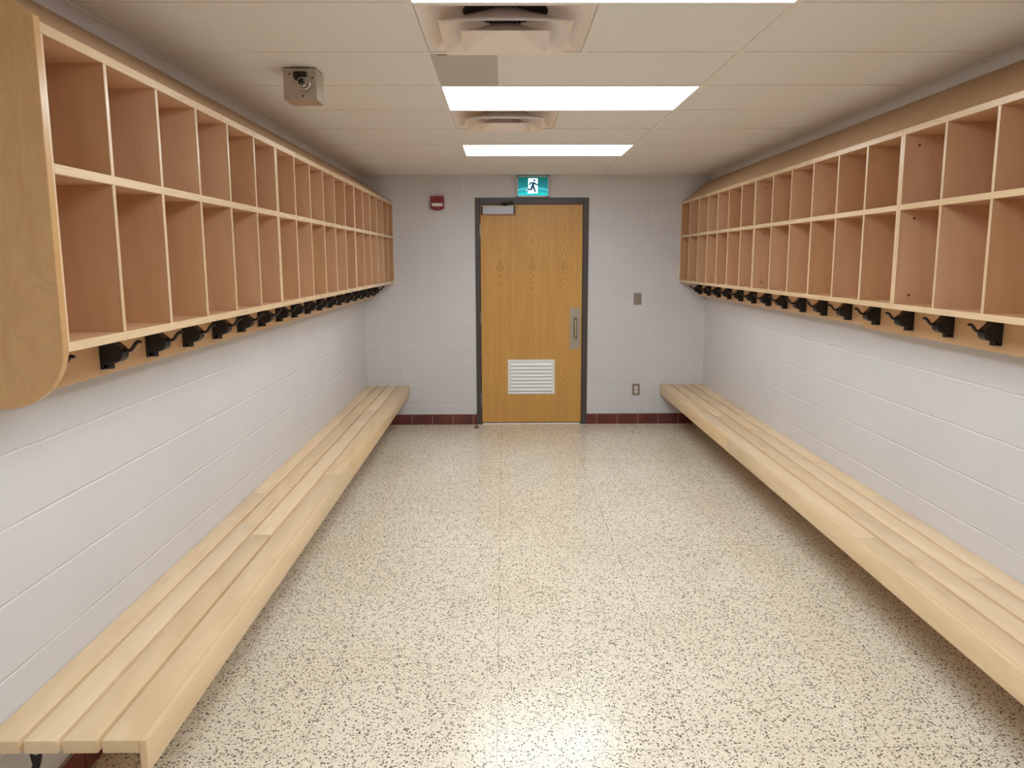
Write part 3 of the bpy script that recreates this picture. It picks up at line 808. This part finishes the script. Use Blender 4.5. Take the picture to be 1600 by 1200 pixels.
for v in me.vertices:
    x, y, z = v.co; v.co = (x, -0.0458 - z, y + 0.0155)
lt = bpy.data.objects.new('lettering', me); COL.objects.link(lt); lt.parent = al

# ================================================================== WALL PLATES
wp = empty('wall_plate', (1.305, YB, 1.239)); tag(wp, 'blank grey metal wall plate on the back wall right of the door', 'wall plate')
MB().box(1.268, 1.342, YB - 0.006, YB, 1.182, 1.296, 0.002, 1).build('plate', M_plate, wp)
MB().box(1.275, 1.335, YB - 0.0075, YB - 0.006, 1.192, 1.288, 0.0006, 1).build('inner_panel', M_plate, wp)
MB().cyl((1.303, YB - 0.0085, 1.196), 0.004, 0.003, 1, 12).build('key_screw', M_recept, wp)
ol = empty('electrical_outlet', (1.307, YB, 0.344)); tag(ol, 'duplex electrical outlet with grey plate low on the back wall near right bench', 'outlet')
MB().box(1.270, 1.344, YB - 0.006, YB, 0.287, 0.400, 0.002, 1).build('outlet_plate', M_plate, ol)
for zz in (0.363, 0.324):
    rc = MB().cyl((1.307, YB - 0.0075, zz), 0.0185, 0.005, 1, 24).build('receptacle', M_recept, ol, smooth=True)
    MB().box(1.299, 1.301, YB - 0.0106, YB - 0.010, zz - 0.002, zz + 0.008).box(1.312, 1.314, YB - 0.0106, YB - 0.010, zz - 0.002, zz + 0.008).cyl((1.3065, YB - 0.0103, zz - 0.009), 0.0022, 0.0006, 1, 10).build('socket_slots', M_dark, rc)
MB().cyl((1.307, YB - 0.007, 0.3435), 0.003, 0.003, 1, 10).build('plate_screw', M_steel, ol)

# ================================================================== WORLD, CAMERA, VIEW
w_ = bpy.data.worlds.new('World'); S.world = w_; w_.use_nodes = True
w_.node_tree.nodes['Background'].inputs[0].default_value = (0.9, 0.93, 1, 1)
w_.node_tree.nodes['Background'].inputs[1].default_value = 0.02

cam = bpy.data.cameras.new('camera'); co = bpy.data.objects.new('camera', cam); COL.objects.link(co)
cam.sensor_width = 36.0; cam.lens = 1240.6 / 1600 * 36.0; cam.clip_start = 0.02; cam.clip_end = 60
t, ya, ro, hc = 0.1551, 0.0099, 0.0032, 1.6192
r0 = Vector((math.cos(ya), -math.sin(ya), 0)); f0 = Vector((math.sin(ya), math.cos(ya), 0)); zz = Vector((0, 0, 1))
down = -(f0 * math.sin(t) + zz * math.cos(t)); fwd = f0 * math.cos(t) - zz * math.sin(t)
right = r0 * math.cos(ro) + down * math.sin(ro)
up = -(-r0 * math.sin(ro) + down * math.cos(ro))
m = Matrix.Identity(4)
for i in range(3): m[i][0] = right[i]; m[i][1] = up[i]; m[i][2] = -fwd[i]
m.translation = (0, 0, hc)
co.matrix_world = m
S.camera = co
vs = S.view_settings
vs.view_transform = 'Standard'; vs.look = 'None'; vs.exposure = 0.0; vs.gamma = 1.0; vs.use_curve_mapping = False
S.cycles.max_bounces = 12; S.cycles.diffuse_bounces = 8
